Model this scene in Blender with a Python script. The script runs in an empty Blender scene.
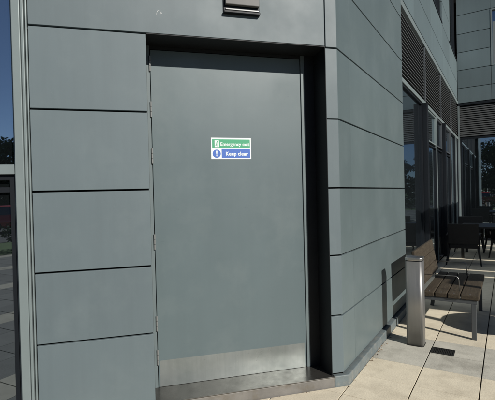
import bpy, bmesh, math, random
from mathutils import Vector, Matrix
random.seed(7)
scene = bpy.context.scene
COL = scene.collection

# ------------------------------------------------------------------ camera
PITCH, ROLL, YAW, FPX = -0.0110449, -0.024931, -0.562154, 410.556
Fw = Vector((math.sin(YAW)*math.cos(PITCH), math.cos(YAW)*math.cos(PITCH), math.sin(PITCH)))
Rt = Vector((math.cos(YAW), -math.sin(YAW), 0))
Up = Rt.cross(Fw)
R2 = Rt*math.cos(ROLL) + Up*math.sin(ROLL)
U2 = -Rt*math.sin(ROLL) + Up*math.cos(ROLL)
cam_data = bpy.data.cameras.new('camera')
cam = bpy.data.objects.new('camera', cam_data); COL.objects.link(cam)
m = Matrix((( R2.x, U2.x, -Fw.x, 0), (R2.y, U2.y, -Fw.y, 0), (R2.z, U2.z, -Fw.z, 1.6), (0, 0, 0, 1)))
cam.matrix_world = m
cam_data.sensor_width = 36; cam_data.lens = FPX/495*36
cam_data.clip_start = .05; cam_data.clip_end = 1500
scene.camera = cam

# ------------------------------------------------------------------ light
SUNV = Vector((-1, .36, -.66)).normalized()          # the way the light travels
world = bpy.data.worlds.new('World'); scene.world = world; world.use_nodes = True
wn = world.node_tree.nodes; wl = world.node_tree.links
for n in list(wn): wn.remove(n)
sky = wn.new('ShaderNodeTexSky'); sky.sky_type = 'NISHITA'; sky.sun_disc = False
sky.sun_elevation = math.asin(-SUNV.z); sky.sun_rotation = math.atan2(-SUNV.x, -SUNV.y)
sky.air_density = .6; sky.dust_density = .15; sky.ozone_density = 2.0
bg = wn.new('ShaderNodeBackground'); bg.inputs['Strength'].default_value = .05
wo = wn.new('ShaderNodeOutputWorld')
wl.new(sky.outputs[0], bg.inputs[0]); wl.new(bg.outputs[0], wo.inputs[0])
sd = bpy.data.lights.new('sun', 'SUN'); sd.energy = 5.0; sd.angle = math.radians(.5); sd.color = (1, .965, .90)
sun = bpy.data.objects.new('sun', sd); COL.objects.link(sun); sun.location = (20, -9, 14)
sun.rotation_euler = SUNV.to_track_quat('-Z', 'Y').to_euler()
scene.view_settings.view_transform = 'Standard'; scene.view_settings.look = 'None'
scene.view_settings.gamma = 1; scene.view_settings.use_curve_mapping = False
scene.view_settings.exposure = 0.0

# ------------------------------------------------------------------ materials
def mat(name, col, rough=.6, metal=0, spec=.5, var=0, nscale=6, bump=0, bscale=40, island=0, dirt=None, dscale=2.0,
        damt=.5, stretch=(1, 1, 1), rvar=0, aniso=0, coat=0, streak=0, sscale=5, scuff=0):
    mt = bpy.data.materials.new(name); mt.use_nodes = True
    N = mt.node_tree.nodes; L = mt.node_tree.links
    p = N['Principled BSDF']
    p.inputs['Roughness'].default_value = rough; p.inputs['Metallic'].default_value = metal
    p.inputs['Specular IOR Level'].default_value = spec
    if coat: p.inputs['Coat Weight'].default_value = coat; p.inputs['Coat Roughness'].default_value = .05
    c = N.new('ShaderNodeRGB'); c.outputs[0].default_value = (*col, 1); out = c.outputs[0]
    geo = N.new('ShaderNodeNewGeometry'); mp = N.new('ShaderNodeMapping'); mp.inputs['Scale'].default_value = stretch
    L.new(geo.outputs['Position'], mp.inputs[0])
    def noise(sc, det=4, ro=.6):
        n = N.new('ShaderNodeTexNoise'); n.inputs['Scale'].default_value = sc
        n.inputs['Detail'].default_value = det; n.inputs['Roughness'].default_value = ro
        L.new(mp.outputs[0], n.inputs['Vector']); return n.outputs['Fac']
    def rng(s, a, b, lo=0., hi=1.):
        r = N.new('ShaderNodeMapRange'); L.new(s, r.inputs[0])
        r.inputs[1].default_value = lo; r.inputs[2].default_value = hi
        r.inputs[3].default_value = a; r.inputs[4].default_value = b; return r.outputs[0]
    def mulv(cs, fs):
        v = N.new('ShaderNodeVectorMath'); v.operation = 'SCALE'
        L.new(cs, v.inputs[0]); L.new(fs, v.inputs['Scale']); return v.outputs[0]
    if var: out = mulv(out, rng(noise(nscale), 1-var, 1+var, .25, .75))
    if island: out = mulv(out, rng(geo.outputs['Random Per Island'], 1-island, 1+island))
    if streak:
        m2 = N.new('ShaderNodeMapping'); m2.inputs['Scale'].default_value = (1, 1, .06); L.new(geo.outputs['Position'], m2.inputs[0])
        n2 = N.new('ShaderNodeTexNoise'); n2.inputs['Scale'].default_value = sscale; n2.inputs['Detail'].default_value = 5; n2.inputs['Roughness'].default_value = .7
        L.new(m2.outputs[0], n2.inputs['Vector']); out = mulv(out, rng(n2.outputs['Fac'], 1+streak*.5, 1-streak, .42, .75))
        # fine pale specks of dust and tiny chips
        n3 = N.new('ShaderNodeTexNoise'); n3.inputs['Scale'].default_value = 60; n3.inputs['Detail'].default_value = 3
        L.new(geo.outputs['Position'], n3.inputs['Vector']); out = mulv(out, rng(n3.outputs['Fac'], 1, 1+streak*1.6, .66, .80))
    if scuff:
        m4 = N.new('ShaderNodeMapping'); m4.inputs['Scale'].default_value = (9, 9, 30); m4.inputs['Rotation'].default_value = (.25, .1, 0)
        L.new(geo.outputs['Position'], m4.inputs[0])
        n4 = N.new('ShaderNodeTexNoise'); n4.inputs['Scale'].default_value = 1.0; n4.inputs['Detail'].default_value = 7; n4.inputs['Roughness'].default_value = .75
        L.new(m4.outputs[0], n4.inputs['Vector']); out = mulv(out, rng(n4.outputs['Fac'], 1, 1-scuff, .63, .74))
    if dirt is not None:
        mx = N.new('ShaderNodeMix'); mx.data_type = 'RGBA'
        L.new(rng(noise(dscale, 6, .65), 0, damt, .5, .72), mx.inputs[0])
        L.new(out, mx.inputs[6]); mx.inputs[7].default_value = (*dirt, 1); out = mx.outputs[2]
    L.new(out, p.inputs['Base Color'])
    if rvar: L.new(rng(noise(nscale*1.7), rough-rvar, rough+rvar, .3, .7), p.inputs['Roughness'])
    if bump:
        b = N.new('ShaderNodeBump'); b.inputs['Strength'].default_value = bump; b.inputs['Distance'].default_value = .01
        L.new(noise(bscale, 5), b.inputs['Height']); L.new(b.outputs[0], p.inputs['Normal'])
    return mt
M = {}
M['panel'] = mat('cladding_paint', (.108, .138, .148), .55, 0, .5, scuff=.07, streak=.05, sscale=7, var=.04, nscale=1.2, island=.05, dirt=(.150, .183, .188), dscale=3.5, damt=.3, rvar=.06, bump=.02, bscale=1.5)
M['panelside'] = mat('side_cladding_paint', (.106, .136, .140), .40, 0, .5, scuff=.06, streak=.04, sscale=5, var=.07, nscale=.8, island=.05, dirt=(.145, .175, .178), dscale=1.6, damt=.4, rvar=.08, bump=.05, bscale=1.2)
M['panel2'] = mat('upper_cladding_paint', (.108, .142, .150), .5, 0, .5, streak=.08, var=.05, nscale=.9, island=.09)
M['door'] = mat('door_paint', (.099, .131, .138), .46, 0, .5, scuff=.16, streak=.04, sscale=4, var=.045, nscale=1.0, dirt=(.14, .17, .172), dscale=2.8, damt=.4, rvar=.08, bump=.03, bscale=2)
M['jambpaint'] = mat('jamb_grey_paint', (.125, .155, .160), .5, 0, .5, var=.05)
M['dark'] = mat('charcoal_paint_and_shade', (.014, .016, .018), .55, 0, .35, var=.2, nscale=5)  # soffit, reveal and bollard neck paint; also painted shade on the door frame
M['black'] = mat('joint_black', (.006, .006, .006), .9, 0, .1)
M['kerb'] = mat('kerb_paint', (.135, .16, .165), .5, 0, .4, var=.14, nscale=9, dirt=(.28, .26, .22), dscale=14, damt=.55, bump=.15, bscale=60)
M['silltop'] = mat('sill_steel', (.125, .12, .11), .28, .75, .5, var=.15, nscale=5, rvar=.1, dirt=(.10, .095, .085), dscale=6, damt=.4)
M['sillface'] = mat('sill_edge', (.19, .18, .165), .55, .2, .5, var=.2, nscale=7, dirt=(.14, .12, .09), dscale=9, damt=.8, bump=.1)
M['steel'] = mat('brushed_steel', (.30, .295, .285), .42, .75, .5, var=.08, nscale=18, stretch=(1, 1, .08), rvar=.08)
M['steelcap'] = mat('bright_steel', (.50, .49, .47), .25, .9, .5, var=.05)
M['kick'] = mat('kick_plate_steel', (.23, .25, .245), .34, .45, .5, scuff=.35, streak=.12, sscale=14, var=.16, nscale=2.2, rvar=.1, dirt=(.17, .195, .19), dscale=2.6, damt=.7, bump=.04, bscale=4)
M['hinge'] = mat('hinge_steel', (.24, .25, .245), .45, .4)
M['alum'] = mat('window_aluminium', (.19, .225, .225), .4, .1, .5, var=.05)
M['alumdk'] = mat('dark_aluminium', (.006, .008, .011), .5, 0, .3)
M['louvre'] = mat('louvre_metal', (.098, .102, .102), .5, .1, .4, var=.1)
M['wood'] = mat('weathered_timber', (.046, .035, .023), .7, 0, .3, var=.35, nscale=16, stretch=(4, .5, 4), island=.25, bump=.5, bscale=45, dirt=(.08, .068, .046), dscale=8, damt=.6)
M['frame'] = mat('bench_frame_paint', (.075, .082, .088), .45, .2, .4, var=.1)
M['wire'] = mat('armrest_steel', (.30, .30, .29), .3, .8)
M['slab'] = mat('cream_paving', (.64, .57, .44), .85, 0, .3, scuff=.18, var=.09, nscale=9, island=.07, bump=.25, bscale=70, dirt=(.47, .41, .31), dscale=3.4, damt=.75)
M['slabg'] = mat('grey_paving', (.45, .43, .37), .85, 0, .3, scuff=.3, var=.14, nscale=6, island=.05, bump=.25, bscale=70, dirt=(.27, .255, .215), dscale=3.2, damt=.9)
M['slabm'] = mat('tan_paving', (.24, .22, .18), .85, 0, .3, var=.15, nscale=5, island=.1)
M['slabd'] = mat('charcoal_paving', (.10, .098, .092), .85, 0, .3, var=.15, nscale=5, island=.15, bump=.25, bscale=70)
M['joint'] = mat('paving_joint_sand', (.055, .048, .038), .95, 0, .1, var=.3, nscale=30)
M['iron'] = mat('drain_iron', (.03, .03, .028), .6, .5, .4, var=.2, nscale=30)
M['asphalt'] = mat('asphalt', (.05, .05, .052), .9, 0, .2, var=.15, nscale=3, bump=.2)
M['grass'] = mat('lawn', (.05, .085, .025), .9, 0, .2, var=.3, nscale=1.5)
M['leaf'] = mat('tree_leaves', (.026, .045, .014), .7, 0, .3, island=.4)
M['leaf2'] = mat('shrub_leaves', (.04, .07, .025), .6, 0, .4, island=.5)
M['petal'] = mat('white_petals', (.75, .72, .70), .7, 0, .3)
M['bark'] = mat('bark', (.09, .07, .05), .9, 0, .2, var=.3, bump=.5)
M['red'] = mat('red_car_paint', (.42, .03, .03), .3, 0, .5, coat=1)
M['silver'] = mat('silver_car_paint', (.45, .46, .47), .3, .5, .5, coat=1)
M['blue'] = mat('dark_blue_car_paint', (.03, .05, .11), .3, .2, .5, coat=1)
M['tyre'] = mat('tyre_rubber', (.02, .02, .02), .85)
M['lens'] = mat('lamp_lens', (.8, .8, .78), .1, 0, .8)
M['tail'] = mat('tail_lens', (.4, .02, .02), .15, 0, .8)
M['rattan'] = mat('black_rattan', (.012, .011, .010), .6, 0, .4, bump=.4, bscale=120)
M['tabletop'] = mat('dark_table_top', (.02, .02, .021), .35, 0, .4)
M['awning'] = mat('charcoal_awning_fabric', (.04, .042, .045), .9, 0, .2)
M['white'] = mat('sign_white', (.74, .77, .76), .4)
M['green'] = mat('sign_green', (.06, .33, .17), .4)
M['bluesign'] = mat('sign_blue', (.06, .14, .46), .4)
M['lampmetal'] = mat('lamp_grey_metal', (.12, .115, .11), .6, .1, var=.1, nscale=12)
M['lampglass'] = mat('lamp_diffuser', (.26, .26, .25), .3, 0, .6)
M['litter'] = mat('dry_leaves', (.16, .09, .04), .9, 0, .2, island=.5)
M['blind'] = mat('window_blind', (.16, .18, .185), .7, 0, .3)
M['dropping'] = mat('white_dropping', (.45, .46, .45), .8)
def glass_mat(name, tint, amount):
    mt = bpy.data.materials.new(name); mt.use_nodes = True
    N = mt.node_tree.nodes; L = mt.node_tree.links
    p = N['Principled BSDF']; out = N['Material Output']
    p.inputs['Base Color'].default_value = (*tint, 1); p.inputs['Roughness'].default_value = .25
    p.inputs['Specular IOR Level'].default_value = .2
    g = N.new('ShaderNodeBsdfGlossy'); g.inputs['Roughness'].default_value = .012; g.inputs['Color'].default_value = (.80, .91, 1.0, 1)
    fr = N.new('ShaderNodeFresnel'); fr.inputs['IOR'].default_value = 1.5
    ad = N.new('ShaderNodeMath'); ad.operation = 'MAXIMUM'; ad.inputs[1].default_value = amount
    geo = N.new('ShaderNodeNewGeometry'); no = N.new('ShaderNodeTexNoise'); no.inputs['Scale'].default_value = .8
    L.new(geo.outputs['Position'], no.inputs['Vector'])
    b = N.new('ShaderNodeBump'); b.inputs['Strength'].default_value = .05; b.inputs['Distance'].default_value = .02
    L.new(no.outputs['Fac'], b.inputs['Height']); L.new(b.outputs[0], g.inputs['Normal'])
    mx = N.new('ShaderNodeMixShader')
    L.new(fr.outputs[0], ad.inputs[0]); L.new(ad.outputs[0], mx.inputs[0])
    L.new(p.outputs[0], mx.inputs[1]); L.new(g.outputs[0], mx.inputs[2]); L.new(mx.outputs[0], out.inputs[0])
    return mt
M['glass'] = glass_mat('reflective_glass', (.008, .010, .011), .52)
M['glass_street'] = glass_mat('coated_glass', (.008, .010, .011), .70)
M['carglass'] = glass_mat('car_glass', (.01, .01, .012), .12)

# ------------------------------------------------------------------ helpers
def wloc(o):
    v = Vector((0, 0, 0))
    while o: v += o.location; o = o.parent
    return v
def thing(name, label, cat, loc=(0, 0, 0), group=None):
    o = bpy.data.objects.new(name, None); COL.objects.link(o); o.location = loc; o.empty_display_size = .2
    o['label'] = label; o['category'] = cat
    if group: o['group'] = group
    return o
def obj(name, bm, mt, parent=None, bevel=0, smooth=False, label=None):
    """bm holds world coordinates; links ONE mesh whose origin is the bottom centre of its box"""
    vs = [v.co for v in bm.verts]
    lo = Vector([min(v[i] for v in vs) for i in range(3)]); hi = Vector([max(v[i] for v in vs) for i in range(3)])
    org = Vector(((lo.x+hi.x)/2, (lo.y+hi.y)/2, lo.z))
    for v in bm.verts: v.co -= org
    bmesh.ops.recalc_face_normals(bm, faces=bm.faces)
    me = bpy.data.meshes.new(name); bm.to_mesh(me); bm.free()
    if isinstance(mt, (list, tuple)):
        for q in mt: me.materials.append(q)
    else: me.materials.append(mt)
    if smooth:
        for f in me.polygons: f.use_smooth = True
    o = bpy.data.objects.new(name, me); COL.objects.link(o)
    o.location = org - (wloc(parent) if parent else Vector())
    if parent: o.parent = parent
    if bevel:
        b = o.modifiers.new('bevel', 'BEVEL'); b.width = bevel; b.segments = 2; b.limit_method = 'ANGLE'; b.angle_limit = .6
    if label: o['label'] = label
    return o
def tag(o, label, cat, group=None):
    o['label'] = label; o['category'] = cat
    if group: o['group'] = group
    return o
def struct(o, kind='structure'): o['kind'] = kind; return o
def B(): return bmesh.new()
def prism(bm, plan, z0, z1, mi=0):
    lo = [bm.verts.new((x, y, z0)) for x, y in plan]; hi = [bm.verts.new((x, y, z1)) for x, y in plan]
    n = len(plan); fs = [bm.faces.new(lo[::-1]), bm.faces.new(hi)]
    for i in range(n): fs.append(bm.faces.new((lo[i], lo[(i+1) % n], hi[(i+1) % n], hi[i])))
    for f in fs: f.material_index = mi
def box(bm, x0, x1, y0, y1, z0, z1, mi=0):
    prism(bm, [(x0, y0), (x1, y0), (x1, y1), (x0, y1)], z0, z1, mi)
def hexa(bm, p8):
    v = [bm.verts.new(p) for p in p8]
    for q in ((3, 2, 1, 0), (4, 5, 6, 7), (0, 1, 5, 4), (1, 2, 6, 5), (2, 3, 7, 6), (3, 0, 4, 7)): bm.faces.new([v[i] for i in q])
def tube(bm, pts, r, n=8, r1=None):
    pts = [Vector(p) for p in pts]; rings = []
    for i, p in enumerate(pts):
        t = (pts[min(i+1, len(pts)-1)] - pts[max(i-1, 0)]).normalized()
        a = t.orthogonal().normalized() if i == 0 else (a - t*a.dot(t)).normalized()
        b = t.cross(a); rr = r if r1 is None else r+(r1-r)*i/(len(pts)-1)
        rings.append([bm.verts.new(p+(a*math.cos(k*2*math.pi/n)+b*math.sin(k*2*math.pi/n))*rr) for k in range(n)])
    for i in range(len(rings)-1):
        for k in range(n): bm.faces.new((rings[i][k], rings[i][(k+1) % n], rings[i+1][(k+1) % n], rings[i+1][k]))
    bm.faces.new(rings[0][::-1]); bm.faces.new(rings[-1])
def bar(bm, a, b, w, h, up=(0, 0, 1)):
    a, b = Vector(a), Vector(b); d = (b-a).normalized(); s = d.cross(Vector(up)).normalized()*w/2; u = s.cross(d).normalized()*h/2
    hexa(bm, [a-s-u, a+s-u, a+s+u, a-s+u, b-s-u, b+s-u, b+s+u, b-s+u])
def lathe(bm, prof, c, n=32):
    rings = [[bm.verts.new((c[0]+r*math.cos(k*2*math.pi/n), c[1]+r*math.sin(k*2*math.pi/n), c[2]+z)) for k in range(n)] for r, z in prof]
    for i in range(len(rings)-1):
        for k in range(n): bm.faces.new((rings[i][k], rings[i][(k+1) % n], rings[i+1][(k+1) % n], rings[i+1][k]))
    bm.faces.new(rings[0][::-1]); bm.faces.new(rings[-1])

# the door wall's own frame: u runs along it to the corner (u=0), v stands out of it
BEND = 0.750656
d1 = Vector((math.sin(BEND), math.cos(BEND), 0)); n1 = Vector((d1.y, -d1.x, 0))
K = Vector((-1.169, 3.300, 0))
KX, KY = K.x, K.y
def A(u, v): p = K + d1*u + n1*v; return (p.x, p.y)
def abox(bm, u0, u1, v0, v1, z0, z1, mi=0):
    prism(bm, [A(u0, v0), A(u1, v0), A(u1, v1), A(u0, v1)], z0, z1, mi)
def A3(u, v, z): p = A(u, v); return Vector((p[0], p[1], z))
J = [.100, .600, 1.098, 1.662, 2.232, 2.806, 3.380, 3.95, 4.53, 5.11, 5.69, 6.27, 6.85, 7.43, 8.0]   # horizontal joints
JS = [.100, .584, 1.084, 1.645, 2.215, 2.799, 3.367] + J[7:]   # the corner and side panels sit a little lower
G2 = .0065       # half a joint
DEEP = -.240     # the door plane
UL, UR = -1.539, -.104   # sides of the door opening
SOF = 2.806

# ------------------------------------------------------------------ ground
bm = B(); box(bm, -320, 320, -320, 320, -.30, -.060)
struct(obj('lawn', bm, M['grass']))
bm = B(); box(bm, -60, 60, -34, -12, -.058, -.045)
struct(obj('car_park', bm, M['asphalt']))
bm = B()
for i in range(-14, 15): box(bm, i*2.7-.05, i*2.7+.05, -20.5, -15.8, -.044, -.041)
struct(obj('parking_lines', bm, M['white']))
bm = B(); box(bm, -9, 9, -8, 15.3, -.059, -.016)
struct(obj('patio_base', bm, M['joint']))
ys = []
y = 3.14
while y > -7.9: ys.append(y); y -= .42
ys = ys[::-1] + [3.56, 3.98, 4.36, 4.75]
y = 5.17
while y < 15.1: ys.append(y); y += .42
bm = B(); bg2 = B(); bg3 = B(); bg4 = B()
def lit_clip(x0, x1, y0, y1):
    """keep slabs outside the building footprint: clip against the door wall and the side wall"""
    poly = [Vector((x0, y0)), Vector((x1, y0)), Vector((x1, y1)), Vector((x0, y1))]
    def clip(poly, n, d):
        res = []
        for i, p in enumerate(poly):
            q = poly[(i+1) % len(poly)]; a = p.dot(n)-d; b = q.dot(n)-d
            if a >= 0: res.append(p)
            if a*b < 0: res.append(p+(q-p)*(a/(a-b)))
        return res
    nn = Vector((n1.x, n1.y)); kk = Vector((K.x, K.y)); off = nn.dot(kk)+.024
    if x0 < -1.135:
        if y0 >= 5.8: poly = clip(poly, Vector((1, 0)), -1.30)
        elif y1 <= 3.6: poly = clip(poly, nn, off)
        else: return None
    elif x0 < -1.0 and y1 > 3.3: poly = clip(poly, Vector((1, 0)), -1.126)
    if len(poly) < 3: return None
    ar = abs(sum(poly[i].x*poly[(i+1) % len(poly)].y-poly[(i+1) % len(poly)].x*poly[i].y for i in range(len(poly))))/2
    return poly if ar > .002 else None
jx = -.2-.465*17
xs = []
while jx < 8.9: xs.append(jx); jx += .465
for j in range(len(ys)-1):
    row = bg2 if abs(ys[j]-3.98) < .01 or abs(ys[j]-4.36) < .01 else bm
    for x0 in xs:
        g = .0035
        tgt = (bg3 if j % 5 else bg4) if (x0 > 1.6 or ys[j] < 1.3 or x0 < -3.2) else row
        pl = lit_clip(x0+.005, x0+.465-.005, ys[j]+.002, ys[j+1]-.002)
        if pl is None: continue
        dz = random.uniform(-.0012, .0012)
        prism(tgt, [(p.x, p.y) for p in pl], -.015, dz)
struct(obj('paving', bm, M['slab'], bevel=.001)); struct(obj('paving_band', bg2, M['slabg'], bevel=.001)); struct(obj('dark_paving', bg3, M['slabd'], bevel=.001)); struct(obj('paving_stripes', bg4, M['slabm'], bevel=.001))

# ------------------------------------------------------------------ the office building
bld = thing('office_building', 'grey panel-clad office building with recessed emergency door and glazed louvred wing', 'building', (KX, KY, 0))
# wall beside the door: panels left of the opening, then header panels
bm = B()
for i in range(len(J)-1):
    z0, z1 = J[i]+G2, J[i+1]-G2
    if J[i] >= SOF-.01: abox(bm, -2.322, UR-G2*.7, -.03, 0, z0, z1)
    else: abox(bm, -2.322, UL, -.03, 0, z0, z1)
front = obj('front_wall', bm, M['panel'], bld, bevel=.002)
# folded corner panels and the long side panels
bm = B()
YJ = 3.62; YE = 5.875
t = .03
ci = (KX-t, KY+t*math.tan(BEND/2))
for i in range(len(JS)-1):
    z0, z1 = JS[i]+G2, JS[i+1]-G2
    prism(bm, [A(UR+G2*.7 if J[i] >= SOF-.01 else UR, 0), (KX, KY), (KX, YJ-.003), (KX-t, YJ-.003), ci, A(UR+G2*.7 if J[i] >= SOF-.01 else UR, -t)], z0, z1)
bm.normal_update()
for f in bm.faces:
    if abs(f.normal.x) > .97 and f.calc_center_median().x > KX-.01: f.material_index = 1
obj('corner_wall', bm, (M['panel'], M['panelside']), bld, bevel=.002)
bm = B()
for i in range(len(JS)-1): box(bm, KX-.03, KX, YJ+.001, YE, JS[i]+G2, JS[i+1]-G2)
obj('side_wall', bm, M['panelside'], bld, bevel=.002)
# black carcass behind the joints
bm = B()
abox(bm, -2.33, UL+.003, -.9, -.034, .10, J[-1])
abox(bm, UL+.003, UR-.0015, -.9, -.034, SOF+.004, J[-1]-.002)
prism(bm, [A(UR-.0015, -.034), (KX-.034, KY+.0134), (KX-.034, YE-.004), (KX-1.0, YE-.004), A(UR-.0015, -.9)], .02, J[-1]-.004)
obj('wall_core', bm, M['black'], bld)
# soffit and reveal linings
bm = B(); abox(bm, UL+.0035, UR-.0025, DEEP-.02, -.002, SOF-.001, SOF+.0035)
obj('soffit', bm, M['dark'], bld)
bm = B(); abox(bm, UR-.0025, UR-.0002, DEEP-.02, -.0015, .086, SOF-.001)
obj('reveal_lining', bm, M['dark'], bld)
bm = B(); abox(bm, UL-.004, UL+.002, DEEP-.02, -.031, .086, SOF-.001)
obj('reveal_lining', bm, M['jambpaint'], bld)
# door leaf with frame, hinges, kick plate
bm = B(); abox(bm, -1.502, -.234, DEEP-.045, DEEP, .0875, 2.772)
door = obj('door', bm, M['door'], bld, bevel=.0025, label='tall flush grey steel emergency exit door')
bm = B()
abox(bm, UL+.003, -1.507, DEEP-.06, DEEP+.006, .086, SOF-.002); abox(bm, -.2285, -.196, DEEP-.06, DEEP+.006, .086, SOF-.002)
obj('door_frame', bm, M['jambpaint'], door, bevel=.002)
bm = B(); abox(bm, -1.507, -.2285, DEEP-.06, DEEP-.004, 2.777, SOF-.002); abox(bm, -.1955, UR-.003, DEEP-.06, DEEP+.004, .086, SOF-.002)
obj('frame_painted_shade', bm, M['dark'], door)  # head and shadowed side of the frame, shade put into the charcoal colour
bm = B(); abox(bm, UL+.003, UR-.003, DEEP-.12, DEEP-.062, .086, SOF)
obj('rebate', bm, M['black'], door)
for hz in (.33, .60, 1.25, 1.93, 2.30, 2.66):
    bm = B()
    for k in range(3): tube(bm, [A3(-1.505, DEEP+.012, hz-.06+k*.041), A3(-1.505, DEEP+.012, hz-.022+k*.041)], .0075, 10)
    obj('hinge', bm, M['hinge'], door)
bm = B(); abox(bm, -1.490, -.246, DEEP+.0003, DEEP+.0012, .0885, .298)
obj('kick_plate', bm, M['kick'], door)
# sill
bm = B(); abox(bm, -2.33, -.093, DEEP-.06, .0165, .077, .086)
obj('door_sill', bm, M['silltop'], bld, bevel=.002)
bm = B(); abox(bm, -2.33, -.093, -.05, .014, -.02, .0765)
obj('sill_edge', bm, M['sillface'], bld, bevel=.003)
# kerb wrapping the corner
kc = (KX+.050, KY-.050*math.tan(BEND/2)+.0)
bm = B()
prism(bm, [A(-.092, .020), (K+d1*.012+n1*.020)[:2], (KX+.041, KY+.012), (KX+.041, YE+.02), (KX-.02, YE+.02), (KX-.02, KY+.02), A(-.092, -.03)], -.02, .088)
obj('wall_kerb', bm, M['kerb'], bld, bevel=.006)
# bird dropping on the header panel
bm = B()
for strokes in (((0, -.014), (.004, .006), (.012, .016), (.020, .014)), ((.024, -.012), (.030, 0), (.026, .010)), ((.034, -.004), (.040, .002))):
    for (a0, b0), (a1, b1) in zip(strokes, strokes[1:]):
        w_ = random.uniform(.0018, .0042); dd = Vector((a1-a0, b1-b0)).normalized(); pu, pz = -dd.y*w_, dd.x*w_
        bm.faces.new([bm.verts.new(A3(-1.455+u_, .0012, 2.965+z_)) for u_, z_ in ((a0-pu, b0-pz), (a0+pu, b0+pz), (a1+pu*.7, b1+pz*.7), (a1-pu*.7, b1-pz*.7))])
r = bmesh.ops.extrude_face_region(bm, geom=bm.faces[:])
for v in r['geom']:
    if isinstance(v, bmesh.types.BMVert): v.co -= n1*.0008
obj('white_splash', bm, M['dropping'], front)

# window bay left of the panels
def awin(u0, u1, z0, z1, trans=None):
    bm = B()
    w = obj('window', _frame_a(u0, u1, z0, z1, trans), M['alum'], bld, bevel=.003)
    zs = [z0] + ([trans] if trans else []) + [z1]
    for i in range(len(zs)-1):
        g = B(); abox(g, u0+.05, u1-.05, -.10, -.085, zs[i]+.03, zs[i+1]-.03); obj('pane', g, M['glass_street' if i else 'glass'], w)
    if trans:
        g = B(); a0, a1, b0, b1 = u0+.054, u1-.054, z0+.062, trans-.035
        abox(g, a0, a0+.035, -.083, -.045, b0, b1); abox(g, a1-.035, a1, -.083, -.045, b0, b1); abox(g, a0+.035, a1-.035, -.083, -.045, b0, b0+.05); abox(g, a0+.035, a1-.035, -.083, -.045, b1-.035, b1)
        abox(g, a0+.035, a1-.035, -.083, -.055, b1-.12, b1-.085)
        obj('sash', g, M['alumdk'], w)
    return w
def _frame_a(u0, u1, z0, z1, trans):
    bm = B()
    abox(bm, u0, u0+.052, -.13, -.02, z0, z1); abox(bm, u1-.052, u1, -.13, -.02, z0, z1)
    abox(bm, u0+.052, u1-.052, -.13, -.02, z0, z0+.06); abox(bm, u0+.052, u1-.052, -.13, -.02, z1-.06, z1)
    if trans: abox(bm, u0+.052, u1-.052, -.125, -.018, trans-.033, trans+.033)
    return bm
bm = B(); abox(bm, -2.420, -2.366, -.12, .022, .02, 8.0); abox(bm, -2.363, -2.346, -.12, .012, .02, 8.0); abox(bm, -2.340, -2.329, -.12, .001, .02, 8.0)
obj('corner_post', bm, M['alum'], bld, bevel=.004)
for k in range(4): 
    u1 = -2.385-k*1.45
    awin(u1-1.45, u1, .02, 3.3, 1.818)
    bm = B(); abox(bm, u1-1.448, u1-.002, -.10, -.02, 3.305, 8.0); obj('upper_wall', bm, M['panel2'], bld)
bm = B(); abox(bm, -8.2, -2.345, -.6, -.14, .02, 8.0); obj('wall_core', bm, M['black'], bld)

# ---- glazed wing running away beyond the side wall (plane x = GX)
GX = -1.315; FY = 15.06
bm = B(); box(bm, GX-.9, GX-.10, YE, FY+.5, .0, 8.2); box(bm, GX-.099, 9, FY+.10, FY+.9, 0, 8.2)
obj('wall_core', bm, M['black'], bld)
def gwin(y0, y1, z0, z1, frame='alumdk', depth=.05, blind=False):
    bm = B(); e = .028
    box(bm, GX-.06, GX+depth*.3, y0, y0+e, z0, z1); box(bm, GX-.06, GX+depth*.3, y1-e, y1, z0, z1)
    box(bm, GX-.06, GX+depth*.3, y0+e, y1-e, z0, z0+e); box(bm, GX-.06, GX+depth*.3, y0+e, y1-e, z1-e, z1)
    w = obj('window', bm, M[frame], bld, bevel=.003)
    g = B(); box(g, GX-.03, GX-.018, y0+e-.004, y1-e+.004, z0+e-.004, z1-e+.004); obj('pane', g, M['glass'], w)
    return w
segs = [(5.88, 8.25, 'alumdk'), (8.40, 10.0, 'alumdk'), (10.05, 11.05, 'alumdk'), (11.2, 12.72, 'alumdk'), (12.78, 14.1, 'alumdk'), (14.15, 15.0, 'alumdk')]
for a, b, f in segs:
    hz = 2.95
    if a in (8.40, 10.05, 11.2): gwin(a, b, .03, 2.55, f); gwin(a, b, 2.60, 3.235, 'frame' if a > 9 else 'alum')
    else: gwin(a, b, .03, 3.235, f)
for y0, y1, pr, mt in ((8.25, 8.40, .10, 'alumdk'), (10.0, 10.05, .03, 'alum'), (11.05, 11.2, .09, 'alumdk'), (12.72, 12.78, .03, 'frame'), (14.1, 14.15, .05, 'alum'), (14.99, 15.055, .06, 'alum')):
    bm = B(); box(bm, GX-.06, GX+pr, y0, y1, .0, 3.24); obj('mullion', bm, M[mt], bld, bevel=.004)
# bottom band, louvres, top band
bm = B(); box(bm, GX-.06, GX+.03, YE+.005, FY-.005, 3.245, 3.315); obj('fascia', bm, M['alum'], bld, bevel=.004)
bm = B(); box(bm, GX-.06, GX+.03, YE+.005, FY-.005, 4.40, 4.50); obj('fascia', bm, M['alum'], bld, bevel=.004)
bm = B(); box(bm, GX-.09, GX-.04, YE+.005, FY-.005, 4.502, 4.53); obj('shadow_gap', bm, M['black'], bld)
def louvre(y0, y1, x=GX):
    bm = B(); n = 17
    for k in range(n):
        z = 3.335+k*(1.05/n)
        hexa(bm, [(x-.05, y0, z+.030), (x+.005, y0, z), (x+.005, y1, z), (x-.05, y1, z+.030),
                  (x-.05, y0, z+.036), (x+.005, y0, z+.012), (x+.005, y1, z+.012), (x-.05, y1, z+.036)])
    l = obj('louvre', bm, M['louvre'], bld)
    return l
for y0, y1 in ((5.885, 8.62), (8.70, 10.9), (10.98, 13.1), (13.18, 15.04)): louvre(y0, y1)
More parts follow.
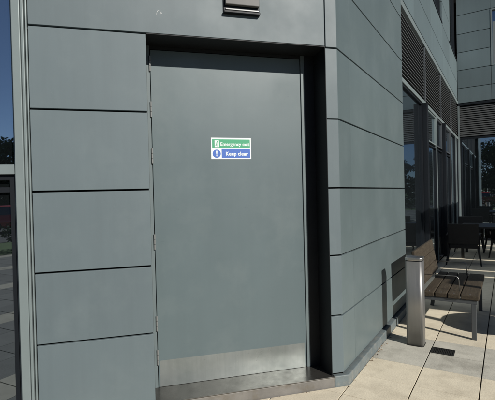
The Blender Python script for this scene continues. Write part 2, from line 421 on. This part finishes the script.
for yy in (8.62, 10.9, 13.1):
    bm = B(); box(bm, GX-.05, GX+.02, yy, yy+.08, 3.318, 4.398); obj('louvre_post', bm, M['frame'], bld)
# panels above the louvres with two window openings
bm = B()
ver = [5.885, 7.6, 9.5, 11.45, 12.95, 15.05]
zz = [4.535, 5.11, 5.78, 6.35, 6.93, 7.51, 8.09]
for i in range(len(zz)-1):
    for j in range(len(ver)-1):
        if i >= 2 and j in (1, 2, 4): continue
        box(bm, GX-.03, GX+.02, ver[j]+.004, ver[j+1]-.004, zz[i]+.006, zz[i+1]-.006)
obj('upper_wall', bm, M['panel2'], bld, bevel=.002)
for y0, y1 in ((7.61, 11.44), (12.96, 15.0)):
    bm = B(); box(bm, GX-.099, GX+.03, y0, y1, 5.79, 5.83); box(bm, GX-.099, GX-.03, y0, y0+.05, 5.831, 8.0); box(bm, GX-.099, GX-.03, y1-.05, y1, 5.831, 8.0)
    w = obj('window', bm, M['alumdk'], bld)
    g = B(); box(g, GX-.09, GX-.08, y0+.05, y1-.05, 5.832, 8.0); obj('pane', g, M['glass'], w)
    if y0 > 12: g = B(); box(g, GX-.06, GX-.02, y0+.002, 13.55, 5.832, 8.0); obj('side_lining', g, M['panel2'], w)
# ---- far facade facing the camera
bm = B()
zf = [4.42, 4.905, 5.485, 6.06, 6.65, 7.26, 7.85]
xf = [-1.29, -.335, 1.2, 2.15, 3.7, 4.65, 6.2, 7.15, 8.7]
for i in range(len(zf)-1):
    for j in range(len(xf)-1):
        if j % 2 == 1 and 2 <= i <= 4: continue
        box(bm, xf[j]+.005, xf[j+1]-.005, FY, FY+.04, zf[i]+.008, zf[i+1]-.008)
obj('far_wall', bm, M['panel2'], bld, bevel=.002)
for j in (1, 3, 5, 7):
    x0, x1 = xf[j]+.006, xf[j+1]-.006
    bm = B(); box(bm, x0, x0+.04, FY-.01, FY+.09, 5.49, 7.25); box(bm, x1-.04, x1, FY-.01, FY+.09, 5.49, 7.25); box(bm, x0+.04, x1-.04, FY-.01, FY+.09, 5.49, 5.53)
    box(bm, x0+.04, x1-.04, FY-.01, FY+.09, 7.21, 7.25)
    w = obj('window', bm, M['alum'], bld)
    g = B(); box(g, x0+.04, x1-.04, FY+.07, FY+.08, 5.53, 7.21); obj('pane', g, M['glass'], w)
    g = B(); box(g, x0+.05, x0+.30, FY+.055, FY+.06, 5.54, 6.86); obj('blind', g, M['blind'], w)
bm = B(); box(bm, GX+.03, 8.7, FY-.03, FY+.06, 4.335, 4.405); obj('fascia', bm, M['alumdk'], bld)
for j in range(4):
    x0, x1 = -1.24+j*2.4, -1.24+(j+1)*2.4-.06
    bm = B(); n = 15
    for k in range(n):
        z = 3.33+k*(.99/n)
        hexa(bm, [(x0, FY, z), (x1, FY, z), (x1, FY+.05, z+.034), (x0, FY+.05, z+.034), (x0, FY, z+.030), (x1, FY, z+.030), (x1, FY+.05, z+.058), (x0, FY+.05, z+.058)])
    obj('louvre', bm, M['louvre'], bld)
    bm = B(); box(bm, x0, x0+.05, FY-.02, FY+.06, .0, 3.30); box(bm, x1-.03, x1+.05, FY-.02, FY+.06, .0, 3.30)
    box(bm, x0+.05, x1-.03, FY-.02, FY+.06, 3.24, 3.30); box(bm, x0+.05, x1-.03, FY-.02, FY+.06, .0, .06)
    w = obj('window', bm, M['alumdk'], bld)
    g = B(); box(g, x0+.045, x1-.025, FY+.02, FY+.03, .055, 3.245); obj('pane', g, M['glass'], w)
bm = B(); box(bm, GX+.02, GX+.075, FY-.055, FY-.022, .0, 4.33); obj('mullion', bm, M['alum'], bld)
# roof
bm = B()
prism(bm, [A(-8.2, .05), A(0, .05), (KX+.05, KY), (KX+.05, FY-.05), (9, FY-.05), (9, FY+6), (-9, FY+6), (-9, 6)], 8.21, 8.35)
obj('roof', bm, M['alumdk'], bld)

# ------------------------------------------------------------------ sign on the door
sgn = thing('safety_sign', 'small white-edged sign on grey door, green EMERGENCY EXIT strip over blue KEEP CLEAR strip', 'sign', tuple(A3(-.86, DEEP+.001, 1.907)))
SU0, SU1, SZ0, SZ1 = -1.032, -.691, 1.906, 2.083
def splate(u0, u1, z0, z1, v, mt, name, bev=0):
    bm = B(); abox(bm, u0, u1, DEEP+v, DEEP+v+.0009, z0, z1); return obj(name, bm, M[mt], sgn, bevel=bev)
splate(SU0, SU1, SZ0, SZ1, .001, 'white', 'sign_board', .0004)
zm = (SZ0+SZ1)/2
splate(SU0+.010, SU1-.010, zm+.004, SZ1-.013, .0021, 'green', 'green_strip')
splate(SU0+.088, SU1-.010, SZ0+.011, zm-.004, .0021, 'bluesign', 'blue_strip')
def disc(cu, cz, r, v, mt, name, n=28):
    bm = B(); lo = [bm.verts.new(A3(cu+r*math.cos(k*2*math.pi/n), DEEP+v, cz+r*math.sin(k*2*math.pi/n))) for k in range(n)]
    hi = [bm.verts.new(A3(cu+r*math.cos(k*2*math.pi/n), DEEP+v+.0009, cz+r*math.sin(k*2*math.pi/n))) for k in range(n)]
    bm.faces.new(lo); bm.faces.new(hi)
    for k in range(n): bm.faces.new((lo[k], lo[(k+1) % n], hi[(k+1) % n], hi[k]))
    return obj(name, bm, M[mt], sgn)
disc(SU0+.046, SZ0+.045, .034, .0021, 'bluesign', 'mandatory_circle')
def shape(polys, v, mt, name):
    bm = B()
    for poly in polys:
        lo = [bm.verts.new(A3(u, DEEP+v, z)) for u, z in poly]; hi = [bm.verts.new(A3(u, DEEP+v+.0008, z)) for u, z in poly]
        bm.faces.new(lo); bm.faces.new(hi); n = len(poly)
        for k in range(n): bm.faces.new((lo[k], lo[(k+1) % n], hi[(k+1) % n], hi[k]))
    return obj(name, bm, M[mt], sgn)
cu, cz = SU0+.046, SZ0+.045
shape([[(cu-.0065, cz+.024), (cu+.0065, cz+.024), (cu+.0035, cz-.008), (cu-.0035, cz-.008)],
       [(cu+.0055*math.cos(k*.785), cz-.018+.0055*math.sin(k*.785)) for k in range(8)]], .0032, 'white', 'exclamation_mark')
# running-figure pictogram: white doorway with a green figure
iu, iz = SU0+.030, zm+.010
shape([[(iu, iz), (iu+.036, iz), (iu+.036, iz+.056), (iu, iz+.056)]], .0032, 'white', 'doorway_pictogram')
def quad(a, b, w):
    a = Vector(a); b = Vector(b); d = (b-a).normalized(); s = Vector((-d.y, d.x))*w/2
    return [tuple(a-s), tuple(a+s), tuple(b+s), tuple(b-s)]
o_ = Vector((iu+.018, iz+.026)); q = lambda x, z: (o_.x+x, o_.y+z)
shape([[(o_.x+.004+.0045*math.cos(k*.785), o_.y+.021+.0045*math.sin(k*.785)) for k in range(8)],
       quad(q(.002, .014), q(-.002, -.003), .007), quad(q(-.001, -.002), q(.008, -.010), .004), quad(q(.008, -.010), q(.006, -.021), .0035),
       quad(q(-.003, -.003), q(-.005, -.012), .004), quad(q(-.005, -.012), q(-.014, -.014), .0035),
       quad(q(.004, .012), q(.012, .006), .003), quad(q(0, .012), q(-.010, .007), .003)], .0041, 'green', 'running_figure')
def text(body, size, u, z, v, mt, bold=.0):
    cu = bpy.data.curves.new('t', 'FONT'); cu.body = body; cu.size = size; cu.extrude = .0003; cu.offset = bold
    to = bpy.data.objects.new('t', cu); COL.objects.link(to)
    dg = bpy.context.evaluated_depsgraph_get(); me = bpy.data.meshes.new_from_object(to.evaluated_get(dg))
    bpy.data.objects.remove(to); bm = B(); bm.from_mesh(me)
    for p in bm.verts:
        c = p.co.copy(); p.co = A3(u+c.x, DEEP+v+c.z, z+c.y)
    return obj('lettering', bm, M[mt], sgn)
text('Emergency exit', .040, SU0+.077, zm+.022, .0036, 'white', .0009)
text('Keep clear', .044, SU0+.120, SZ0+.030, .0036, 'white', .0011)

# ------------------------------------------------------------------ wall lamp over the door
lamp = thing('wall_lamp', 'grey box wall light fixed to the cladding above the door', 'wall light', tuple(A3(-.81, .0, 3.0)))
LU0, LU1 = -.952, -.664
bm = B(); abox(bm, LU0, LU1, .001, .012, 2.998, 3.22); obj('back_plate', bm, M['alumdk'], lamp, bevel=.003)
bm = B()
hexa(bm, [A3(LU0+.012, .0125, 3.060), A3(LU1-.006, .0125, 3.060), A3(LU1-.006, .040, 3.062), A3(LU0+.012, .040, 3.062),
          A3(LU0+.012, .0125, 3.21), A3(LU1-.006, .0125, 3.21), A3(LU1-.006, .032, 3.205), A3(LU0+.012, .032, 3.205)])
obj('housing', bm, M['lampmetal'], lamp, bevel=.005)
bm = B(); abox(bm, LU0+.014, LU1-.008, .0125, .030, 3.024, 3.036); obj('diffuser', bm, M['lampglass'], lamp, bevel=.003)
bm = B(); abox(bm, LU0, LU1, .0125, .036, 3.001, 3.018); obj('lower_bezel', bm, M['alumdk'], lamp, bevel=.003)

# ------------------------------------------------------------------ steel bollard
def rrect(cx, cy, w, d, r, n=6):
    pts = []
    for sx, sy, a0 in ((1, 1, 0), (-1, 1, 90), (-1, -1, 180), (1, -1, 270)):
        for k in range(n+1):
            a = math.radians(a0+90*k/n); pts.append((cx+sx*(w/2-r)+r*math.cos(a), cy+sy*(d/2-r)+r*math.sin(a)))
    return pts
BX, BY = -.822, 4.560
bol = thing('steel_bollard', 'brushed steel box bollard standing in front of the bench', 'bollard', (BX, BY, 0))
bm = B(); prism(bm, rrect(BX, BY, .165, .165, .030), .004, .875); ob = obj('post', bm, M['steel'], bol, smooth=False)
for f in ob.data.polygons: f.use_smooth = len(f.vertices) == 4
bm = B(); prism(bm, rrect(BX, BY, .158, .158, .028), .875, .885); obj('neck', bm, M['dark'], bol)
bm = B(); prism(bm, rrect(BX, BY, .172, .172, .032), .885, .915); obj('cap', bm, M['steelcap'], bol, bevel=.005)
bm = B(); prism(bm, rrect(BX, BY, .172, .172, .033), .0012, .006); obj('base_trim', bm, M['iron'], bol)

# ------------------------------------------------------------------ bench
bench = thing('park_bench', 'brown timber slat bench on grey steel legs, back to the clad wall', 'bench', (-.53, 5.58, 0))
y0, y1 = 4.93, 6.25
for xa, xb in ((-.431, -.257), (-.558, -.440), (-.686, -.567), (-.800, -.695)):
    bm = B(); n = 10; hump = lambda s: 0
    box(bm, xa, xb, y0+random.uniform(0, .006), y1, .425, .478); sl = obj('seat_slat', bm, M['wood'], bench, bevel=.008)
    for yb in (y0+.04, y1-.04):
        bm = B(); tube(bm, [((xa+xb)/2, yb, .4782), ((xa+xb)/2, yb, .4815)], .008, 12, .006); obj('bolt', bm, M['frame'], sl)
tp = Vector((-.850, 0, .495)); td = Vector((-.075, 0, .41)).normalized(); nn_ = Vector((td.z, 0, -td.x))
for s0, s1 in ((.010, .143), (.147, .281), (.285, .425)):
    a = tp+td*s0; b = tp+td*s1; h = nn_*.038
    bm = B(); hexa(bm, [(a.x, y0-.0, a.z), (a.x+h.x, y0, a.z+h.z), (a.x+h.x, y1, a.z+h.z), (a.x, y1, a.z), (b.x, y0, b.z), (b.x+h.x, y0, b.z+h.z), (b.x+h.x, y1, b.z+h.z), (b.x, y1, b.z)])
    obj('back_slat', bm, M['wood'], bench, bevel=.010)
for yy in (4.945, 6.19):
    bm = B(); box(bm, -.332, -.286, yy, yy+.045, .001, .383); obj('leg', bm, M['frame'], bench, bevel=.003)
    bm = B(); bar(bm, (-.90, yy+.0225, .001), (-.835, yy+.0225, .383), .045, .046, up=(0, 0, 1)); obj('leg', bm, M['frame'], bench, bevel=.003)
    bm = B(); box(bm, -.858, -.276, yy+.001, yy+.044, .3835, .4235); obj('seat_support', bm, M['frame'], bench, bevel=.003)
    bm = B(); bar(bm, (-.848, yy+.0225, .42), (-.925, yy+.0225, .86), .03, .012, up=(1, 0, 0)); obj('back_support', bm, M['frame'], bench, bevel=.002)
bm = B(); box(bm, -.60, -.555, 4.991, 6.189, .3855, .4215); obj('stretcher', bm, M['frame'], bench, bevel=.003)
def arm(yy):
    pts = [(-.86, yy, .64), (-.50, yy, .643)]
    for k in range(1, 6): a = math.radians(90-18*k); pts.append((-.50+.042*math.cos(a), yy, .601+.042*math.sin(a)))
    pts += [(-.455, yy, .479)]
    bm = B(); tube(bm, pts, .0048, 8); return obj('armrest', bm, M['wire'], bench, smooth=True)
arm(5.09); arm(6.12)

# ------------------------------------------------------------------ drain cover
bm = B(); x0, x1, ya, yb = -.655, -.45, 4.37, 4.53
box(bm, x0, x1, ya, ya+.012, .002, .008); box(bm, x0, x1, yb-.012, yb, .002, .008); box(bm, x0, x0+.012, ya+.012, yb-.012, .002, .008); box(bm, x1-.012, x1, ya+.012, yb-.012, .002, .008)
box(bm, x0+.012, x1-.012, ya+.012, yb-.012, .0015, .0035)
for k in range(1, 12): xx = x0+.012+k*.0151; box(bm, xx-.003, xx+.003, ya+.012, yb-.012, .0036, .0075)
tag(obj('drain_cover', bm, M['iron']), 'small dark iron drain cover set in the grey paving row', 'drain cover')
# dry leaves and grit along the kerb
bm = B()
for k in range(120):
    yy = random.choice((3.9, 4.25, 4.5, 3.5, 4.9, 4.15))+random.gauss(0, .13); xx = -1.122+abs(random.gauss(0, .022))**1.0; s = random.choice((.002, .003, .004, .011)); a = random.uniform(0, 6.28)
    z = .001+random.uniform(0, .003)
    pts = [(xx+s*math.cos(a+t)*w, yy+s*math.sin(a+t)*w, z+random.uniform(0, s*.5)) for t, w in ((0, 1), (1.3, .5), (3.14, 1), (4.5, .5))]
    bm.faces.new([bm.verts.new(p) for p in pts])
for k in range(40):
    u = random.uniform(-1.6, 0); p = A3(u, .024+abs(random.gauss(0, .01)), .001); s = random.uniform(.002, .006); a = random.uniform(0, 6.28)
    pts = [(p.x+s*math.cos(a+t)*w, p.y+s*math.sin(a+t)*w, .002+random.uniform(0, s*.5)) for t, w in ((0, 1), (1.3, .5), (3.14, 1), (4.5, .5))]
    bm.faces.new([bm.verts.new(p) for p in pts])
struct(obj('leaf_litter', bm, M['litter']), 'stuff')

# ------------------------------------------------------------------ round cafe table (its shadow lies beside the bench)
TX, TY = .80, 5.22
tb = thing('cafe_table', 'round pedestal cafe table beside the bench, its disc shadow on the paving', 'table', (TX, TY, 0))
bm = B(); lathe(bm, [(.40, .712), (.41, .718), (.41, .732), (.40, .738)], (TX, TY, 0), 48); obj('table_top', bm, M['tabletop'], tb)
bm = B(); lathe(bm, [(.032, .03), (.028, .06), (.028, .711)], (TX, TY, 0), 16); obj('pedestal', bm, M['frame'], tb, smooth=False)
bm = B(); lathe(bm, [(.21, .002), (.21, .012), (.06, .029)], (TX, TY, 0), 32); obj('base', bm, M['frame'], tb)

# ------------------------------------------------------------------ dark garden furniture in the shade
def armchair(x, y, rz, label):
    o = Vector((x, y, 0)); c, s = math.cos(rz), math.sin(rz)
    P = lambda a, b, z: Vector((x+a*c-b*s, y+a*s+b*c, z))
    t = thing('armchair', label, 'armchair', (x, y, 0), 'black woven chairs under the awning')
    def hb(name, a0, a1, b0, b1, z0, z1, lean=0, bev=.012):
        bm = B(); hexa(bm, [P(a0, b0, z0), P(a1, b0, z0), P(a1, b1, z0), P(a0, b1, z0), P(a0, b0-lean, z1), P(a1, b0-lean, z1), P(a1, b1-lean, z1), P(a0, b1-lean, z1)])
        obj(name, bm, M['rattan'], t, bevel=bev)
    hb('seat', -.27, .27, -.25, .27, .36, .45)
    hb('backrest', -.29, .29, -.30, -.255, .455, .89, lean=.06)
    for sx in (-1, 1):
        hb('armrest', sx*.30-.03, sx*.30+.03, -.27, .27, .62, .655)
        bm = B(); hexa(bm, [P(sx*.30-.018, -.24, .36), P(sx*.30+.018, -.24, .36), P(sx*.30+.018, .25, .36), P(sx*.30-.018, .25, .36), P(sx*.30-.018, -.24, .618), P(sx*.30+.018, -.24, .618), P(sx*.30+.018, .25, .618), P(sx*.30-.018, .25, .618)])
        obj('side_panel', bm, M['rattan'], t)
        for sy in (-1, 1):
            bm = B(); tube(bm, [P(sx*.28, sy*.235, .36), P(sx*.33, sy*.29, .002)], .022, 8, .014); obj('leg', bm, M['rattan'], t)
    return t
armchair(-.80, 10.05, .06, 'black woven armchair nearest the glazed wall, its back to the bench')
armchair(.02, 10.9, 1.9, 'black woven armchair at the right picture edge beyond the bench')
armchair(-.82, 12.15, math.pi, 'farthest black woven armchair, facing the bench across the table')
armchair(-.1, 12.2, 2.9, 'black woven armchair behind the dark table, by the far windows')
t2 = thing('dining_table', 'dark rectangular table in the shade between black armchairs', 'table', (-.45, 11.4, 0))
bm = B(); box(bm, -.95, .35, 10.75, 12.0, .71, .75); obj('table_top', bm, M['tabletop'], t2, bevel=.005)
for xx in (-.88, .28):
    for yy in (10.82, 11.93):
        bm = B(); box(bm, xx-.03, xx+.03, yy-.03, yy+.03, .002, .709); obj('leg', bm, M['rattan'], t2)

# ------------------------------------------------------------------ awning to the right that shades the far patio
aw = thing('awning', 'charcoal fabric awning on posts shading the far patio', 'awning', (3.5, 8.5, 0))
AZ = 2.8; sh = AZ*.36/.66
for a, b in ((6.02, 8.60), (8.70, 9.22), (9.34, 10.66), (10.82, 12.55), (12.68, 13.42), (13.62, 15.0)):
    bm = B(); box(bm, 2.6 if a < 7 else 1.1, 7.2, a-sh, b-sh, AZ-.02, AZ); obj('fabric_panel', bm, M['awning'], aw)
for yy in (4.24, 8.95, 13.15):
    for xx in (2.9, 6.9):
        bm = B(); box(bm, xx-.04, xx+.04, yy-.04, yy+.04, .002, AZ-.10); obj('awning_post', bm, M['frame'], aw)
for xx in (2.9, 6.9):
    bm = B(); box(bm, xx-.03, xx+.03, 4.2, 13.2, AZ-.10, AZ-.021); obj('beam', bm, M['frame'], aw)

# ------------------------------------------------------------------ what the glass reflects: cars, shrubs, trees
def car(x, y, rz, paint, label, dark=False):
    t = thing('parked_car', label, 'car', (x, y, -.045), 'cars parked in the car park behind the viewer')
    c, s = math.cos(rz), math.sin(rz)
    P = lambda a, b, z: Vector((x+a*c-b*s, y+a*s+b*c, z-.045))
    # body: rows of cross-sections along the length (a), half width w, sill, waist
    st = [(-2.1, .62, .45, .70), (-2.0, .80, .30, .86), (-1.5, .87, .24, .93), (-.6, .89, .22, .95), (.4, .89, .22, .95), (1.0, .88, .22, .93), (1.7, .85, .26, .80), (2.05, .76, .32, .66), (2.15, .58, .40, .56)]
    bm = B(); rings = []
    for a, w, zl, zh in st:
        rings.append([bm.verts.new(P(a, b, z)) for b, z in ((-w*.85, zl), (-w, zl+.12), (-w*1.0, (zl+zh)/2), (-w*.93, zh), (-w*.5, zh+.03), (w*.5, zh+.03), (w*.93, zh), (w, (zl+zh)/2), (w, zl+.12), (w*.85, zl))])
    for i in range(len(rings)-1):
        for k in range(10): bm.faces.new((rings[i][k], rings[i][(k+1) % 10], rings[i+1][(k+1) % 10], rings[i+1][k]))
    bm.faces.new(rings[0]); bm.faces.new(rings[-1])
    body = obj('body', bm, M[paint], t, smooth=True)
    def loft(rows, name, mt):
        bm = B(); rg = [[bm.verts.new(P(a, b, z)) for a, b, z in r] for r in rows]
        for i in range(len(rg)-1):
            for k in range(4): bm.faces.new((rg[i][k], rg[i][(k+1) % 4], rg[i+1][(k+1) % 4], rg[i+1][k]))
        bm.faces.new(rg[0]); bm.faces.new(rg[-1]); return obj(name, bm, M[mt], t, bevel=.03)
    loft([[(-1.85, -.78, .93), (1.05, -.80, .93), (1.05, .80, .93), (-1.85, .78, .93)], [(-1.45, -.62, 1.36), (.25, -.64, 1.36), (.25, .64, 1.36), (-1.45, .62, 1.36)]], 'glasshouse', 'carglass')
    loft([[(-1.5, -.64, 1.355), (.30, -.66, 1.355), (.30, .66, 1.355), (-1.5, .64, 1.355)], [(-1.3, -.55, 1.44), (.1, -.56, 1.44), (.1, .56, 1.44), (-1.3, .55, 1.44)]], 'roof', paint)
    for a in (-1.33, 1.33):
        for sb in (-1, 1):
            bm = B(); tube(bm, [P(a, sb*.70, .33), P(a, sb*.90, .33)], .33, 24); w = obj('wheel', bm, M['tyre'], t, bevel=.02)
            bm = B(); tube(bm, [P(a, sb*.901, .33), P(a, sb*.91, .33)], .20, 20); obj('rim', bm, M['silver'], w)
    for sb in (-1, 1):
        bm = B(); hexa(bm, [P(1.98, sb*.45, .60), P(2.08, sb*.45, .60), P(1.96, sb*.74, .62), P(1.88, sb*.74, .62), P(1.93, sb*.45, .72), P(2.02, sb*.45, .70), P(1.90, sb*.74, .74), P(1.82, sb*.74, .74)])
        obj('headlight', bm, M['lens'], t)
        bm = B(); box_ = [P(-2.09, sb*.50, .70), P(-2.02, sb*.50, .70), P(-2.00, sb*.78, .70), P(-2.06, sb*.78, .70), P(-2.06, sb*.50, .82), P(-2.0, sb*.50, .82), P(-1.98, sb*.76, .82), P(-2.04, sb*.76, .82)]
        hexa(bm, box_); obj('tail_light', bm, M['tail'], t)
    return t
car(-1.7, -17.6, .12, 'red', 'red hatchback reflected in the far windows')
car(8.9, -17.3, .1, 'red', 'red hatchback mirrored in the window left of the clad wall')
car(-6.6, -18.0, 1.5, 'silver', 'silver hatchback at the left end of the parked cars')
car(13.4, -18.0, 1.55, 'blue', 'dark blue hatchback at the right end of the parked cars')
def leaf_cloud(bm, c, r, n, size):
    for _ in range(n):
        while True:
            d = Vector((random.uniform(-1, 1), random.uniform(-1, 1), random.uniform(-1, 1)))
            if .25 < d.length < 1: break
        p = Vector(c)+Vector((d.x*r[0], d.y*r[1], d.z*r[2])); s = size*random.uniform(.6, 1.3)
        a = Vector((random.gauss(0, 1), random.gauss(0, 1), random.gauss(0, 1))).normalized(); b = a.orthogonal().normalized()
        bm.faces.new([bm.verts.new(p+a*s), bm.verts.new(p+b*s*.55), bm.verts.new(p-a*s), bm.verts.new(p-b*s*.55)])
def tree(x, y, h, w, label):
    t = thing('broadleaf_tree', label, 'tree', (x, y, -.06), 'trees behind the car park')
    bm = B(); tube(bm, [(x, y, -.06), (x+.1, y, h*.25), (x-.1, y+.1, h*.5), (x+.1, y, h*.8)], .26*h/8, 10, .05)
    for k in range(7):
        a = k*2.4; z = h*(.3+.07*k); tube(bm, [(x, y, z), (x+w*.35*math.cos(a), y+w*.35*math.sin(a), z+h*.14), (x+w*.7*math.cos(a), y+w*.7*math.sin(a), z+h*.2)], .07*h/8, 6, .02)
    obj('trunk', bm, M['bark'], t)
    bm = B()
    for k in range(26):
        a = random.uniform(0, 6.28); rr = w*random.uniform(.05, .85); z = h*random.uniform(.25, .95)
        sc = 1-.5*max(0, (z/h-.6)/.4)
        leaf_cloud(bm, (x+rr*sc*math.cos(a), y+rr*sc*math.sin(a), z), (w*.38, w*.38, h*.11), 210, .19)
    obj('crown', bm, M['leaf'], t)
for i, (x, y, h, w) in enumerate(((-13, -30, 8.2, 4.2), (-6.5, -32, 7.2, 3.8), (-.5, -31, 8.0, 4.2), (5.5, -33, 7.0, 3.8), (11, -31, 6.3, 3.6), (17, -33, 7.2, 4.0), (23, -30, 8.0, 4.2), (30, -34, 7.4, 4.2))):
    tree(x, y, h, w, ('tallest full green tree at the %s of the row behind the car park' % ('left end', 'second place', 'centre left', 'middle', 'centre right', 'right half', 'right end', 'far right end')[i]).replace('tallest ', ''))
bm = B()
for k in range(16000):
    p = Vector((random.uniform(-45, 55), -27+random.gauss(0, 1.2), 0))
    p.z = max(.02, (random.random()**.8)*(3.9+.7*math.sin(p.x*.7)+.4*math.sin(p.x*2.3)))
    s_ = random.uniform(.16, .38); a = Vector((random.gauss(0, 1), random.gauss(0, 1), random.gauss(0, 1))).normalized(); b = a.orthogonal().normalized()
    bm.faces.new([bm.verts.new(p+a*s_), bm.verts.new(p+b*s_*.6), bm.verts.new(p-a*s_), bm.verts.new(p-b*s_*.6)])
struct(obj('undergrowth', bm, M['leaf']), 'stuff')
def shrub(x, y, r, h, label, flowers):
    t = thing('flowering_shrub', label, 'shrub', (x, y, -.06), 'shrubs along the edge of the patio')
    bm = B(); leaf_cloud(bm, (x, y, h*.52), (r, r*.7, h*.5), 1500, .05); obj('foliage', bm, M['leaf2'], t)
    bm = B()
    for k in range(5): a = k*1.26; tube(bm, [(x, y, -.06), (x+r*.4*math.cos(a), y+r*.3*math.sin(a), h*.6)], .015, 5, .006)
    obj('stem', bm, M['bark'], t)
    if flowers:
        bm = B()
        for k in range(flowers):
            a = random.uniform(0, 6.28); el = random.uniform(-.2, 1.3); p = Vector((x+r*math.cos(a)*math.cos(el), y+r*.7*math.sin(a)*math.cos(el), h*.52+h*.5*math.sin(el)))
            for q in range(5):
                b = q*1.256; bm.faces.new([bm.verts.new(p+Vector(v)) for v in ((0, 0, 0), (.035*math.cos(b-.4), .01, .035*math.sin(b-.4)), (.045*math.cos(b), .02, .045*math.sin(b)), (.035*math.cos(b+.4), .01, .035*math.sin(b+.4)))])
        obj('flowers', bm, M['petal'], t)
for i in range(9):
    shrub(-11+i*2.6+random.uniform(-.3, .3), -9.3+random.uniform(-.3, .3), 1.2, 1.0+.2*(i % 3), 'white-flowered green shrub at the patio edge, number %s from the left' % ('one', 'two', 'three', 'four', 'five', 'six', 'seven', 'eight', 'nine')[i], 30)
